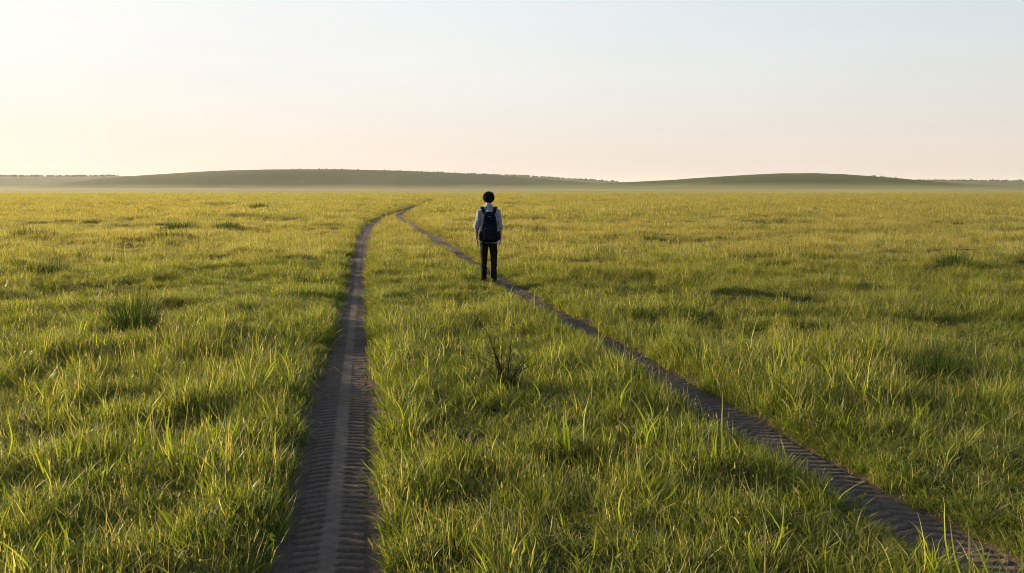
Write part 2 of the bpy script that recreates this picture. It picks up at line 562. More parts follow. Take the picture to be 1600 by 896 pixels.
proto = bpy.data.collections.new('grass_kinds')
KINDS = []      # names sorted alphabetically by blender: keep creation order alphabetical
def add_kind(nm, b):
    me = b.mesh(nm); me.materials.append(M_GRASS)
    o = bpy.data.objects.new('%s_%02d' % ('kind', len(KINDS)), me); proto.objects.link(o)
    KINDS.append(nm)


for fn, cnt in ((tuft_lush, 4), (tuft_fine, 4), (tuft_tall, 4), (tuft_straw, 3), (tuft_long, 3), (tuft_herb, 2)):
    for _ in range(cnt): add_kind(fn.__name__[5:], fn())
for _ in range(3): add_kind('mid', patch_far(.32, 150, .07, .2, .0075, 4))
for _ in range(4): add_kind('far', patch_far(.75, 260, .08, .22, .017, 3))
KIDX = {n: [i for i, q in enumerate(KINDS) if q == n] for n in set(KINDS)}

PTS, IDX, ROT, SCL = [], [], [], []
CLEAR = [(*at(212, 531), .55), (*at(792, 622), 1.05), (*at(1488, 585), .45)]


def scatter(r0, r1, dens, choose, clear, half_deg=33.5, margin=2.6, hmul=1.0, soft=0.0):
    """random points on the meadow in the wedge between two distances"""
    wmax = r1 * math.tan(R(half_deg)) + margin
    n = int(dens * (r1 - r0) * 2 * wmax)
    y = rng.uniform(r0, r1, n); x = rng.uniform(-wmax, wmax, n)
    keep = np.abs(x) < y * math.tan(R(half_deg)) + margin
    if soft:
        keep &= rng.uniform(0, 1, n) < sstep(r0, r0 + soft, y) * (1 - sstep(r1 - soft, r1, y))
    x, y = x[keep], y[keep]
    td = track_dist(x, y)
    wide = np.where(x < 0.2, 0.105, 0.050) * (1 - sstep(3.5, 13, y))
    keep = td > clear + wide + rng.uniform(-.02, .05, len(x)) + 0.05 * fbm(x * 1.7, y * 1.7, 91, 2)
    x, y, td = x[keep], y[keep], td[keep]
    put(x, y, td, choose, hmul)


def put(x, y, td, choose, hmul):
    n = len(x)
    z = np.minimum(ground_z(x, y), swell(x, y)) 
    z = np.where(td < 0.52, swell(x, y) - 0.060 * (1 - sstep(.22, .46, td)), z)
    hgt = 0.95 + 1.1 * fbm(x / 1.9, y / 1.4, 31, 3) + 1.25 * fbm(x / 0.36, y / 0.36, 41, 2) + rng.exponential(.10, n)
    hgt = np.clip(hgt, 0.58, 1.95) * hmul * (0.62 + 0.28 * sstep(.20, .50, td))
    for (sx, sy, sr) in CLEAR:                      # thinner turf round the plants and the person that stand in it
        hgt = hgt * (1 - 0.45 * (1 - sstep(sr * .45, sr, np.hypot((x - sx) * 1.0, (y - sy + sr * .45) * .7))))
    idx = choose(x, y, td)
    k = rng.uniform(.85, 1.15, n)
    PTS.append(np.stack([x, y, z], -1)); IDX.append(idx)
    lean = 0.5 * fbm(x / 0.8, y / 0.8, 71, 2); lean2 = 0.5 * fbm(x / 0.8, y / 0.8, 81, 2)   # wind-laid and trodden lie
    ROT.append(np.stack([rng.normal(0, .14, n) + lean, rng.normal(0, .14, n) + lean2, rng.uniform(0, 6.283, n)], -1))
    wid = np.where(hgt > 1, 1 + (hgt - 1) * .4, .75 + .25 * hgt)
    SCL.append(np.stack([k * wid, k * wid, k * hgt], -1))


def pick(names):
    pool = [np.array(KIDX[n]) for n in names]
    return lambda m, w: None


def choose_near(x, y, td):
    n = len(x)
    m1 = fbm(x / 1.2, y / 1.0, 51, 3); m2 = fbm(x / 2.3, y / 2.0, 61, 3)
    q = rng.uniform(0, 1, n)
    w = {'lush': 1.0 + 2.2 * np.clip(m1, -.4, .6), 'fine': 1.2 - 1.5 * np.clip(m1, -.5, .6), 'tall': .55 + 1.2 * np.clip(m2, -.4, .6),
         'straw': .75 - .8 * np.clip(m2, -.5, .5), 'long': (.16 + .35 * np.clip(m1, -.5, .5)) * (2.2 - 1.6 * sstep(4, 9, y)), 'herb': .30 + 0 * m1}
    names = list(w); W = np.stack([np.maximum(w[k], .02) for k in names]); W = np.cumsum(W / W.sum(0), 0)
    c = (q[None] > W).sum(0)
    out = np.zeros(n, int)
    for i, k in enumerate(names):
        s = c == i; out[s] = rng.choice(KIDX[k], s.sum())
    return out


choose_mid = lambda x, y, td: rng.choice(KIDX['mid'], len(x))
choose_far = lambda x, y, td: rng.choice(KIDX['far'], len(x))

scatter(1.3, 8.5, 125, choose_near, 0.205)
choose_under = lambda x, y, td: rng.choice(KIDX['fine'] + KIDX['lush'][:2] + KIDX['herb'], len(x))
scatter(1.3, 8.5, 130, choose_under, 0.20, hmul=.72)
scatter(8.5, 18, 70, choose_under, 0.20, hmul=.72)
scatter(8.5, 20, 80, choose_near, 0.205, hmul=.86)
scatter(20, 36, 20, choose_near, 0.21, hmul=.82)
scatter(17, 48, 6.6, choose_mid, 0.55, soft=3, hmul=.84)
scatter(40, 110, 1.9, choose_far, 0.85, margin=4, soft=4, hmul=.88)
scatter(100, 205, 1.15, choose_far, 0.9, margin=6, soft=6)
scatter(198, 250, 0.16, choose_far, 0.9, margin=8, soft=10, hmul=.9)
# tufts leaning in over the rut margins
for (ys, xs) in TR:
    n = 2600
    y = 2.2 + 22 * rng.uniform(0, 1, n) ** 1.3; u = rng.choice([-1, 1], n) * rng.uniform(.21, .40, n)
    kp = (fbm(y * 1.6, u * 3, 95, 3) > 0.0) & (y > ys[0])
    y, u = y[kp], u[kp]; x = np.interp(y, ys, xs) + u
    td = track_dist(x, y); kp = td > .215 + np.where(x < 0.2, 0.085, 0.03) * (1 - sstep(3.5, 13, y))
    put(x[kp], y[kp], td[kp], choose_under, 1.0)
# turf right up to the track edges, further out
for (ys, xs), y1 in zip(TR, (128, 70)):
    n = int((y1 - 20) * 2 * .75 * 26)
    y = rng.uniform(20, y1, n); x = np.interp(y, ys, xs) + rng.uniform(-1.3, 1.3, n)
    td = track_dist(x, y); kp = (td > .215) & (td < 1.0)
    put(x[kp], y[kp], td[kp], choose_near, 1.0)

P = np.vstack(PTS)
me = bpy.data.meshes.new('meadow_grass')
me.vertices.add(len(P)); me.vertices.foreach_set('co', P.astype(np.float32).ravel())
a = me.attributes.new('kind_index', 'INT', 'POINT'); a.data.foreach_set('value', np.concatenate(IDX).astype(np.int32))
a = me.attributes.new('turn', 'FLOAT_VECTOR', 'POINT'); a.data.foreach_set('vector', np.vstack(ROT).astype(np.float32).ravel())
a = me.attributes.new('size', 'FLOAT_VECTOR', 'POINT'); a.data.foreach_set('vector', np.vstack(SCL).astype(np.float32).ravel())
grass = link('meadow_grass', me, M_GRASS, smooth=False)
tag(grass, 'golden green meadow grass covering the plain either side of the wheel tracks', 'grass', kind='stuff')
ng = bpy.data.node_groups.new('grass_spread', 'GeometryNodeTree')
ng.interface.new_socket('Geometry', in_out='INPUT', socket_type='NodeSocketGeometry')
ng.interface.new_socket('Geometry', in_out='OUTPUT', socket_type='NodeSocketGeometry')
gi = ng.nodes.new('NodeGroupInput'); go = ng.nodes.new('NodeGroupOutput')
ci = ng.nodes.new('GeometryNodeCollectionInfo'); ci.inputs['Collection'].default_value = proto
ci.inputs['Separate Children'].default_value = True; ci.inputs['Reset Children'].default_value = True
iop = ng.nodes.new('GeometryNodeInstanceOnPoints'); iop.inputs['Pick Instance'].default_value = True
def nattr(nm, t):
    nd = ng.nodes.new('GeometryNodeInputNamedAttribute'); nd.data_type = t; nd.inputs['Name'].default_value = nm
    return nd.outputs['Attribute']
e2r = ng.nodes.new('FunctionNodeEulerToRotation')
L = ng.links.new
L(gi.outputs[0], iop.inputs['Points']); L(ci.outputs[0], iop.inputs['Instance'])
L(nattr('kind_index', 'INT'), iop.inputs['Instance Index'])
L(nattr('turn', 'FLOAT_VECTOR'), e2r.inputs[0]); L(e2r.outputs[0], iop.inputs['Rotation'])
L(nattr('size', 'FLOAT_VECTOR'), iop.inputs['Scale'])
L(iop.outputs[0], go.inputs[0])
md = grass.modifiers.new('spread', 'NODES'); md.node_group = ng
print('grass instances', len(P))

# ------------------------------------------------------------------ single dark tussocks that stand out of the sward
def tussock_mesh(rr, n, lo, hi, w, lean, hearts=1):
    b = Blades()
    hs = [(0, 0, 1.0)] + [(U(-1, 1) * rr * 1.5, U(-.7, .7) * rr, U(.5, .95)) for _ in range(hearts - 1)]
    for (hx, hy, hk) in hs:
        for _ in range(int(n * hk)):
            x, y, a = disc(rr)
            q = math.hypot(x, y) / rr
            b.blade(x + hx, y + hy, a + U(-1, 1), U(lo, hi) * (1.08 - .4 * q) * hk, U(.7, 1.3) * w, U(.02, .3) + lean * q, U(.1, 1.1), U(0, 1), 0.0 if random.random() < .94 else U(.2, .5), 6, U(-1, 1))
    return b.mesh('grass_tussock')


TUFT_A = tussock_mesh(.17, 520, .26, .68, .0070, .55)      # upright and spiky
TUFT_B = tussock_mesh(.28, 240, .16, .32, .008, .35, 5)     # low, spreading, several hearts
TUFT_A.materials.append(M_TUSS); TUFT_B.materials.append(M_TUSS)
spots = [
    (TUFT_A, 212, 531, 1.1, 1.2, 'tall spiky dark green tussock standing alone left of the left wheel track'),
    (TUFT_B, 1470, 588, 0.85, 1.35, 'broad green mound of grass in the deep grass right of the right wheel track'),
    (TUFT_B, 78, 433, 1.2, 1.6, 'broad low dark tussock nearer than the others at the left edge of the meadow'),
    (TUFT_B, 42, 378, 1.6, 2.0, 'low dark tussock furthest left of the meadow, behind the broad one'),
    (TUFT_B, 276, 358, 1.6, 2.0, 'left tussock of the dark pair in the middle of the left meadow'),
    (TUFT_B, 352, 358, 1.8, 1.9, 'right tussock of the dark pair in the middle of the left meadow'),
    (TUFT_B, 262, 378, 1.4, 1.5, 'flat dark tussock just in front of the pair in the left meadow'),
    (TUFT_B, 405, 329, 2.6, 2.6, 'farthest small dark tussock, left of where the track bends away'),
    (TUFT_B, 930, 399, 1.1, 1.5, 'low dark tussock in the meadow nearest on the right of the person'),
    (TUFT_B, 842, 364, 1.4, 1.7, 'dark tussock behind and right of the person at shoulder height'),
    (TUFT_B, 1486, 418, 1.2, 1.5, 'low dark tussock added for undulation shade far right in the middle distance of the meadow'),  # tussock added where the rolling ground only shades the grass
]
for m, px, py, sw, sh, lab in spots:
    x, y = at(px, py)
    o = bpy.data.objects.new('grass_tussock', m); col.objects.link(o)
    o.location = (x, y, float(swell(x, y)) - .02); o.scale = (sw, sw, sh); o.rotation_euler.z = U(0, 6.28)
    tag(o, lab, 'tussock', 'dark grass tussocks in the meadow')

# withered plant between the tracks
def withered_plant():
    root = bpy.data.objects.new('withered_plant', None); col.objects.link(root)
    x, y = at(792, 617)
    root.location = (x, y, float(swell(x, y)) - .02); root.scale = (1.1, 1.1, 1.2)
    tag(root, 'dark withered plant with bare curving stems between the two wheel tracks', 'plant')
    b = bmesh.new()
    def stem(p, d, L, r0, bend, seg=8):
        rings = []; p = Vector(p); d = Vector(d).normalized()
        out = [p.copy()]
        for k in range(seg + 1):
            t = k / seg; rr = r0 * (1 - .8 * t)
            ax = d.cross(Vector((.3, .5, .2))).normalized(); ay = d.cross(ax)
            rings.append([b.verts.new(p + (ax * math.cos(q) + ay * math.sin(q)) * rr) for q in (0, 1.57, 3.14, 4.71)])
            p = p + d * (L / seg); out.append(p.copy())
            d = (d + Vector(bend) / seg + Vector((U(-.12, .12), U(-.12, .12), U(-.08, .08)))).normalized()
        for A, B in zip(rings, rings[1:]):
            for q in range(4): b.faces.new((A[q], A[(q + 1) % 4], B[(q + 1) % 4], B[q]))
        return out
    stems = [((-.30, .0, 1), .42, (-.10, 0, .5)), ((-.22, .1, 1), .46, (-.25, 0, .4)), ((-.12, 0, 1), .38, (.02, .1, .4)), ((-.02, .1, 1), .34, (.10, .1, .4)), ((.14, -.1, 1), .33, (.35, 0, .0)),
             ((.40, .1, 1), .33, (.8, .1, -.5)), ((.3, .2, 1), .27, (.5, 0, -.1)), ((-.45, -.1, 1), .28, (-.6, 0, -.3)), ((-.42, .2, 1), .42, (-.9, 0, -.6)), ((.1, .3, 1), .24, (.2, .2, 0)), ((-.18, -.1, 1), .30, (.0, -.1, .3))]
    lv = Blades()
    for d, L, bend in stems:
        pts = stem((U(-.04, .04), U(-.03, .03), 0), d, L * U(.95, 1.25), U(.0055, .0110), bend, 10)
        for p in pts[3:]:
            if random.random() < .5:
                stem(p, (U(-1, 1), U(-1, 1), U(.2, 1)), U(.04, .10), .003, (0, 0, .2), 3)
            for _ in range(2):
                lv.blade(p.x, p.y, U(0, 6.28), U(.02, .06), U(.003, .007), U(.3, 1.6), U(0, 1.2), U(0, 1), U(0, .3), 3, U(-.5, .5), p.z)
    for _ in range(150):
        x, y, a = disc(.09)
        lv.blade(x - .02, y, a + U(-.8, .8), U(.10, .36), U(.0035, .007), U(.02, .5), U(.0, 1.0), U(0, .8), 0, 5, U(-.6, .6))
    me = bpy.data.meshes.new('stems'); b.to_mesh(me); b.free()
    link('stems', me, plain_mat('dead_stem', (0.036, 0.025, 0.017), 0.85, 0.2, 0.4, 60), root)
    me = lv.mesh('leaves'); link('leaves', me, M_TUSS, root)


withered_plant()

# ------------------------------------------------------------------ the person
def ring_tube(bm, pts, rad, n=20, ref=Vector((1, 0, 0)), cap=True):
    """loft ellipses (rx along ref, ry across) along a path"""
    pts = [Vector(p) for p in pts]; rings = []
    for i, p in enumerate(pts):
        t = (pts[min(i + 1, len(pts) - 1)] - pts[max(i - 1, 0)]).normalized()
        ax = (ref - t * ref.dot(t)).normalized(); ay = t.cross(ax)
        rx, ry = rad[i] if isinstance(rad[i], tuple) else (rad[i], rad[i])
        rings.append([bm.verts.new(p + ax * math.cos(2 * math.pi * k / n) * rx + ay * math.sin(2 * math.pi * k / n) * ry) for k in range(n)])
    for A, B in zip(rings, rings[1:]):
        for k in range(n): bm.faces.new((A[k], A[(k + 1) % n], B[(k + 1) % n], B[k]))
    if cap:
        bm.faces.new(rings[0][::-1]); bm.faces.new(rings[-1])
    return rings


def ball(bm, c, rx, ry, rz, sub=3):
    m = Matrix.Translation(Vector(c)) @ Matrix.Diagonal((rx, ry, rz, 1))
    return bmesh.ops.create_icosphere(bm, subdivisions=sub, radius=1, matrix=m)['verts']


def solid(name, bm, mat, parent, voxel, smooth=6, fold=None):
    """fuse the lofts into one continuous skin"""
    bmesh.ops.recalc_face_normals(bm, faces=bm.faces)
    me = bpy.data.meshes.new(name); bm.to_mesh(me); bm.free()
    o = bpy.data.objects.new(name, me); col.objects.link(o)
    m = o.modifiers.new('r', 'REMESH'); m.mode = 'VOXEL'; m.voxel_size = voxel
    s = o.modifiers.new('s', 'SMOOTH'); s.factor = .5; s.iterations = smooth
    dg = bpy.context.evaluated_depsgraph_get()
    me2 = bpy.data.meshes.new_from_object(o.evaluated_get(dg))
    o.modifiers.clear(); o.data = me2; me2.name = name; bpy.data.meshes.remove(me)
    if fold:
        n = len(me2.vertices); co = np.empty(n * 3, np.float32); me2.vertices.foreach_get('co', co); co = co.reshape(-1, 3)
        nr = np.empty(n * 3, np.float32); me2.vertices.foreach_get('normal', nr); nr = nr.reshape(-1, 3)
        co = co + nr * np.asarray(fold(co))[:, None]
        me2.vertices.foreach_set('co', co.astype(np.float32).ravel()); me2.update()
    me2.materials.clear(); me2.materials.append(mat)
    me2.polygons.foreach_set('use_smooth', [True] * len(me2.polygons))
    o.parent = parent
    return o


M_SKIN = plain_mat('skin', (0.42, 0.25, 0.17), 0.55, 0.35, 0.12, 40)
M_SHIRT = plain_mat('shirt_cotton', (0.22, 0.242, 0.285), 0.9, 0.15, 0.08, 25, 0.3, 900, 0.1)
M_TROUS = plain_mat('dark_trousers', (0.007, 0.0075, 0.010), 0.9, 0.08, 0.3, 25, 0.3, 900)
M_HAIR = plain_mat('black_hair', (0.006, 0.0045, 0.0038), 0.85, 0.06, 0.3, 120)
M_SHOE = plain_mat('shoe_leather', (0.018, 0.016, 0.015), 0.6, 0.3, 0.3, 60)
M_PACK = plain_mat('backpack_nylon', (0.0045, 0.0065, 0.014), 0.85, 0.05, 0.25, 30, 0.4, 700)
M_PACK2 = plain_mat('backpack_trim', (0.006, 0.0065, 0.009), 0.75, 0.15, 0.2, 60)
M_PALE = plain_mat('pale_webbing', (0.34, 0.33, 0.30), 0.8, 0.2, 0.15, 80)
M_EYE = plain_mat('eye_dark', (0.03, 0.02, 0.015), 0.2, 0.5, 0.1, 60)

px_, py_ = at(764, 443.5)
PERSON = bpy.data.objects.new('person', None); col.objects.link(PERSON)
PERSON.location = (px_, py_, float(swell(px_, py_)) - .005)
PERSON.scale = (.968, .968, .968); PERSON.rotation_euler.z = R(4)
tag(PERSON, 'person seen from behind in pale shirt and dark trousers, standing by the right wheel track', 'person')


def limb_pts(s):
    sh = Vector((s * .160, .0, 1.345)); el = Vector((s * .208, -.015, 1.075)); wr = Vector((s * .216, .03, .850)); kn = Vector((s * .212, .045, .775))
    if s < 0:                                       # left arm hangs a little wider and further back
        el = el + Vector((-.018, -.02, .005)); wr = wr + Vector((-.014, -.015, .01)); kn = kn + Vector((-.012, -.012, .01))
    return sh, el, wr, kn


def build_body():
    b = bmesh.new()
    # torso, neck
    ring_tube(b, [(0, 0, .86), (0, 0, .91), (0, .0, 1.02), (0, .0, 1.16), (0, .0, 1.28), (0, -.005, 1.37), (0, -.005, 1.425), (0, .0, 1.455)],
              [(.126, .090), (.140, .098), (.128, .088), (.140, .098), (.158, .105), (.158, .085), (.10, .065), (.058, .058)])
    ring_tube(b, [(0, -.005, 1.40), (0, .0, 1.46), (0, .012, 1.53)], [(.064, .062), (.052, .054), (.052, .056)])
    # head with jaw, nose, ears, lips, brow
    ball(b, (0, .005, 1.625), .078, .096, .092); ball(b, (0, .040, 1.555), .052, .050, .055); ball(b, (0, .012, 1.59), .068, .080, .075)
    ring_tube(b, [(0, .094, 1.625), (0, .108, 1.600), (0, .116, 1.583), (0, .100, 1.574)], [.008, .011, .015, .012], 10)
    ball(b, (0, .092, 1.549), .022, .009, .006, 2); ball(b, (0, .090, 1.540), .019, .009, .006, 2); ball(b, (0, .082, 1.518), .022, .016, .014, 2)
    ball(b, (0, .090, 1.642), .050, .010, .009, 2)
    for s in (-1, 1):
        ball(b, (s * .080, -.002, 1.600), .011, .020, .031, 2); ball(b, (s * .083, .002, 1.600), .012, .013, .020, 2)
    for s in (-1, 1):
        sh, el, wr, kn = limb_pts(s)
        ring_tube(b, [(s * .10, 0, 1.375), sh, sh.lerp(el, .35), sh.lerp(el, .75), el, el.lerp(wr, .3), el.lerp(wr, .7), wr],
                  [.055, .055, .048, .041, .037, .038, .030, (.022, .027)], 16)
        # palm (thumb side forward, palm facing the thigh)
        ring_tube(b, [wr + Vector((0, 0, .01)), wr.lerp(kn, .4), kn], [(.020, .025), (.016, .036), (.014, .040)], 14)
        for q, (dy, L) in enumerate(((.030, .072), (.010, .080), (-.011, .074), (-.031, .058))):
            k0 = kn + Vector((0, dy, .012)); inn = -s
            a1 = k0 + Vector((inn * .004, .004, -L * .5)); a2 = a1 + Vector((inn * .014, .004, -L * .32)); a3 = a2 + Vector((inn * .016, .003, -L * .20))
            ring_tube(b, [k0, a1, a2, a3], [.0098, .0090, .0084, .0066], 10)
        t0 = wr.lerp(kn, .25) + Vector((0, .022, 0)); t1 = t0 + Vector((-s * .010, .024, -.032)); t2 = t1 + Vector((-s * .012, .008, -.030)); t3 = t2 + Vector((-s * .006, -.001, -.020))
        ring_tube(b, [t0, t1, t2, t3], [.014, .0115, .0100, .0078], 10)
        # leg and foot
        ring_tube(b, [(s * .075, 0, .88), (s * .085, 0, .74), (s * .088, .005, .60), (s * .088, .006, .47), (s * .090, -.008, .34), (s * .092, -.008, .20), (s * .093, -.005, .09), (s * .093, 0, .05)],
                  [(.074, .084), (.068, .080), (.056, .064), (.046, .052), (.044, .052), (.036, .042), (.032, .036), (.034, .040)], 16)
        ring_tube(b, [(s * .093, -.045, .045), (s * .096, .02, .045), (s * .102, .10, .030), (s * .108, .165, .022)], [(.030, .034), (.036, .036), (.042, .024), (.030, .014)], 12)
    return solid('body', b, M_SKIN, PERSON, .0048, 4)


build_body()
for s in (-1, 1):
    b = bmesh.new(); ball(b, (s * .031, .090, 1.612), .0135, .011, .0085, 2)
    me = bpy.data.meshes.new('eye'); b.to_mesh(me); b.free(); link('eye', me, M_EYE, PERSON)


def folds(amp, fx, fz, seed):
    return lambda c: amp * (fbm(c[:, 0] * fx + c[:, 1] * fx * .8, c[:, 2] * fz + c[:, 0] * 3, seed, 3) + .5 * fbm(c[:, 0] * fx * 2.3 - c[:, 1] * 6, c[:, 2] * fz * 2.1 + c[:, 1] * 9, seed + 4, 2))


# shirt: loose, untucked, sleeves rolled to the elbow
b = bmesh.new()
ring_tube(b, [(0, 0, .775), (0, 0, .80), (0, .0, .90), (0, .0, 1.02), (0, .0, 1.16), (0, .0, 1.28), (0, -.004, 1.37), (0, -.004, 1.425), (0, .0, 1.462)],
          [(.182, .132), (.180, .130), (.176, .124), (.166, .115), (.166, .116), (.176, .120), (.178, .100), (.120, .080), (.070, .068)], 28)
for s in (-1, 1):
    sh, el, wr, kn = limb_pts(s)
    cuff = el.lerp(wr, .12)
    ring_tube(b, [(s * .07, 0, 1.395), sh + Vector((s * .002, 0, .0)), sh.lerp(el, .35), sh.lerp(el, .8), cuff], [.050, .066, .062, .055, .052], 18)
    ring_tube(b, [sh.lerp(el, .84), sh.lerp(el, .90), el.lerp(wr, .02), cuff + Vector((0, 0, -.004))], [.055, .061, .061, .057], 18)
shirt = solid('shirt', b, M_SHIRT, PERSON, .006, 6, folds(.020, 10, 8, 201))
b = bmesh.new()
ring_tube(b, [(0, -.004, 1.445), (0, -.004, 1.47), (0, .002, 1.492)], [(.080, .080), (.071, .073), (.064, .067)], 24)
ring_tube(b, [(0, -.004, 1.488), (0, -.006, 1.470), (0, -.008, 1.446)], [(.067, .070), (.080, .084), (.092, .092)], 24)
c_ = solid('collar', b, M_SHIRT, shirt, .005, 2)

# trousers
b = bmesh.new()
ring_tube(b, [(0, 0, .93), (0, 0, .87), (0, .0, .80), (0, 0, .745)], [(.148, .106), (.160, .116), (.166, .120), (.150, .108)], 28)
for s in (-1, 1):
    ring_tube(b, [(s * .080, 0, .82), (s * .084, 0, .72), (s * .090, .004, .60), (s * .092, .004, .47), (s * .094, -.006, .34), (s * .096, -.006, .20), (s * .097, -.004, .09), (s * .097, 0, .055)],
              [(.084, .108), (.080, .098), (.072, .082), (.062, .070), (.058, .068), (.053, .064), (.052, .062), (.054, .064)], 20)
solid('trousers', b, M_TROUS, PERSON, .007, 5, folds(.012, 8, 11, 301))

for s in (-1, 1):
    b = bmesh.new()
    ring_tube(b, [(s * .094, -.072, .030), (s * .094, -.060, .040), (s * .096, .0, .048), (s * .102, .085, .042), (s * .108, .150, .034), (s * .110, .190, .024), (s * .110, .205, .018)],
              [(.020, .020), (.036, .036), (.044, .044), (.048, .036), (.046, .028), (.034, .018), (.014, .010)], 18)
    ring_tube(b, [(s * .094, -.012, .05), (s * .094, -.012, .10)], [(.046, .056), (.045, .054)], 18)
    sh_ = solid('shoe', b, M_SHOE, PERSON, .005, 4)
    b = bmesh.new()
    ring_tube(b, [(s * .095, .065, 0.0), (s * .095, .065, .016)], [(.050, .148), (.048, .146)], 28)
    me = bpy.data.meshes.new('sole'); b.to_mesh(me); b.free(); link('sole', me, M_PACK2, sh_)

# hair: full rounded cut to the nape, open over the face
b = bmesh.new()
vs = ball(b, (0, -.012, 1.626), .106, .116, .108, 5)
for v in vs:
    c = v.co
    a = math.atan2(c.x, c.y + .012)                       # 0 = face
    face = max(0.0, math.cos(a)) ** 1.3
    lo = 1.528 + .105 * face
    if c.z < lo: 
        c.z = lo - .004 * (lo - c.z) / .1; k = .86; c.x *= k; c.y = (c.y + .012) * k - .012
    st = .004 * math.sin(a * 31 + 3 * math.sin(a * 7) + c.z * 40) + .018 * float(fbm(c.x * 26, c.z * 20 + c.y * 15, 411, 2)) + .006 * float(fbm(c.x * 30, c.z * 18 + c.y * 25, 401, 2))
    n = Vector((c.x, c.y + .012, (c.z - 1.628) * .6)).normalized(); v.co = c + n * st
me = bpy.data.meshes.new('hair'); b.to_mesh(me); b.free()
link('hair', me, M_HAIR, PERSON)

# ------------------------------------------------------------------ the backpack worn on the back
PACK = bpy.data.objects.new('backpack', None); col.objects.link(PACK)
PACK.scale = (1.05, .968, .968)
PACK.rotation_euler.z = R(4)
PACK.location = PERSON.location + Matrix.Rotation(R(4), 3, 'Z') @ Vector((0, -.115, .80)) * .968
tag(PACK, 'navy blue backpack worn on the back of the person in the pale shirt', 'backpack')


def sbox_tube(bm, sects, n=36, e=3.2, cap=True):
    """loft super-ellipses: (x, y, z, half width, half depth)"""
    rings = []
    for (x, y, z, w, d) in sects:
        rr = []
        for k in range(n):
            t = 2 * math.pi * k / n; c, s_ = math.cos(t), math.sin(t)
            rr.append(bm.verts.new((x + w * math.copysign(abs(c) ** (2 / e), c), y + d * math.copysign(abs(s_) ** (2 / e), s_), z)))
        rings.append(rr)
    for A, B in zip(rings, rings[1:]):
        for k in range(n): bm.faces.new((A[k], A[(k + 1) % n], B[(k + 1) % n], B[k]))
    if cap: bm.faces.new(rings[0][::-1]); bm.faces.new(rings[-1])


b = bmesh.new()
sbox_tube(b, [(0, -.085, .0, .105, .055), (0, -.088, .012, .130, .075), (0, -.090, .10, .142, .086), (0, -.088, .25, .138, .084), (0, -.080, .38, .122, .074), (0, -.070, .47, .106, .062), (0, -.064, .53, .090, .050), (0, -.060, .555, .068, .034), (0, -.058, .564, .04, .018)])
solid('pack_bag', b, M_PACK, PACK, .006, 5, folds(.009, 10, 9, 501))
b = bmesh.new()
sbox_tube(b, [(0, -.165, .035, .080, .020), (0, -.176, .05, .098, .032), (0, -.178, .16, .102, .036), (0, -.172, .25, .094, .028), (0, -.160, .275, .080, .016)])
fp = solid('front_pocket', b, M_PACK, PACK, .005, 4, folds(.006, 12, 12, 511))
b = bmesh.new()
ring_tube(b, [(-.085, -.196, .262), (0, -.203, .268), (.085, -.196, .262)], [.0035] * 3, 8)
me = bpy.data.meshes.new('zip'); b.to_mesh(me); b.free(); link('zip', me, M_PACK2, fp)
b = bmesh.new()
sbox_tube(b, [(0, -.120, .40, .095, .020), (0, -.128, .41, .105, .032), (0, -.118, .48, .095, .034), (0, -.098, .535, .075, .026), (0, -.085, .552, .05, .012)])
solid('top_pocket', b, M_PACK, PACK, .005, 4, folds(.006, 12, 12, 521))
for s, w in ((-1, .034), (1, .046)):
    b = bmesh.new()
    sbox_tube(b, [(s * .135, -.085, .03, .020, .045), (s * .150, -.085, .05, w, .060), (s * .152, -.085, .15, w, .062), (s * .146, -.085, .20, w * .8, .058)], 24, 2.6)
    sp = solid('side_pocket', b, M_PACK2, PACK, .005, 3, folds(.006, 12, 12, 531))
    b = bmesh.new()
    ring_tube(b, [(s * .150, -.150, .21), (s * .156, -.130, .235), (s * .150, -.075, .30)], [(.007, .003)] * 3, 8)
    me = bpy.data.meshes.new('buckle_strap'); b.to_mesh(me); b.free(); link('buckle_strap', me, M_PALE, PACK)
# carry handle
b = bmesh.new()
ring_tube(b, [(-.040, -.062, .545), (-.034, -.066, .578), (-.012, -.070, .592), (.012, -.070, .592), (.034, -.066, .578), (.040, -.062, .545)], [(.0075, .011)] * 6, 10)
me = bpy.data.meshes.new('handle'); b.to_mesh(me); b.free(); link('handle', me, M_PALE, PACK)
b = bmesh.new()
bmesh.ops.create_cube(b, size=1, matrix=Matrix.Translation((.010, -.157, .475)) @ Matrix.Rotation(R(-9), 4, 'X') @ Matrix.Diagonal((.050, .006, .020, 1)))
bmesh.ops.bevel(b, geom=b.edges[:], offset=.002, segments=2, affect='EDGES')
me = bpy.data.meshes.new('patch'); b.to_mesh(me); b.free(); link('patch', me, plain_mat('patch_cloth', (.05, .07, .12), .8, .2, .2, 60), PACK)
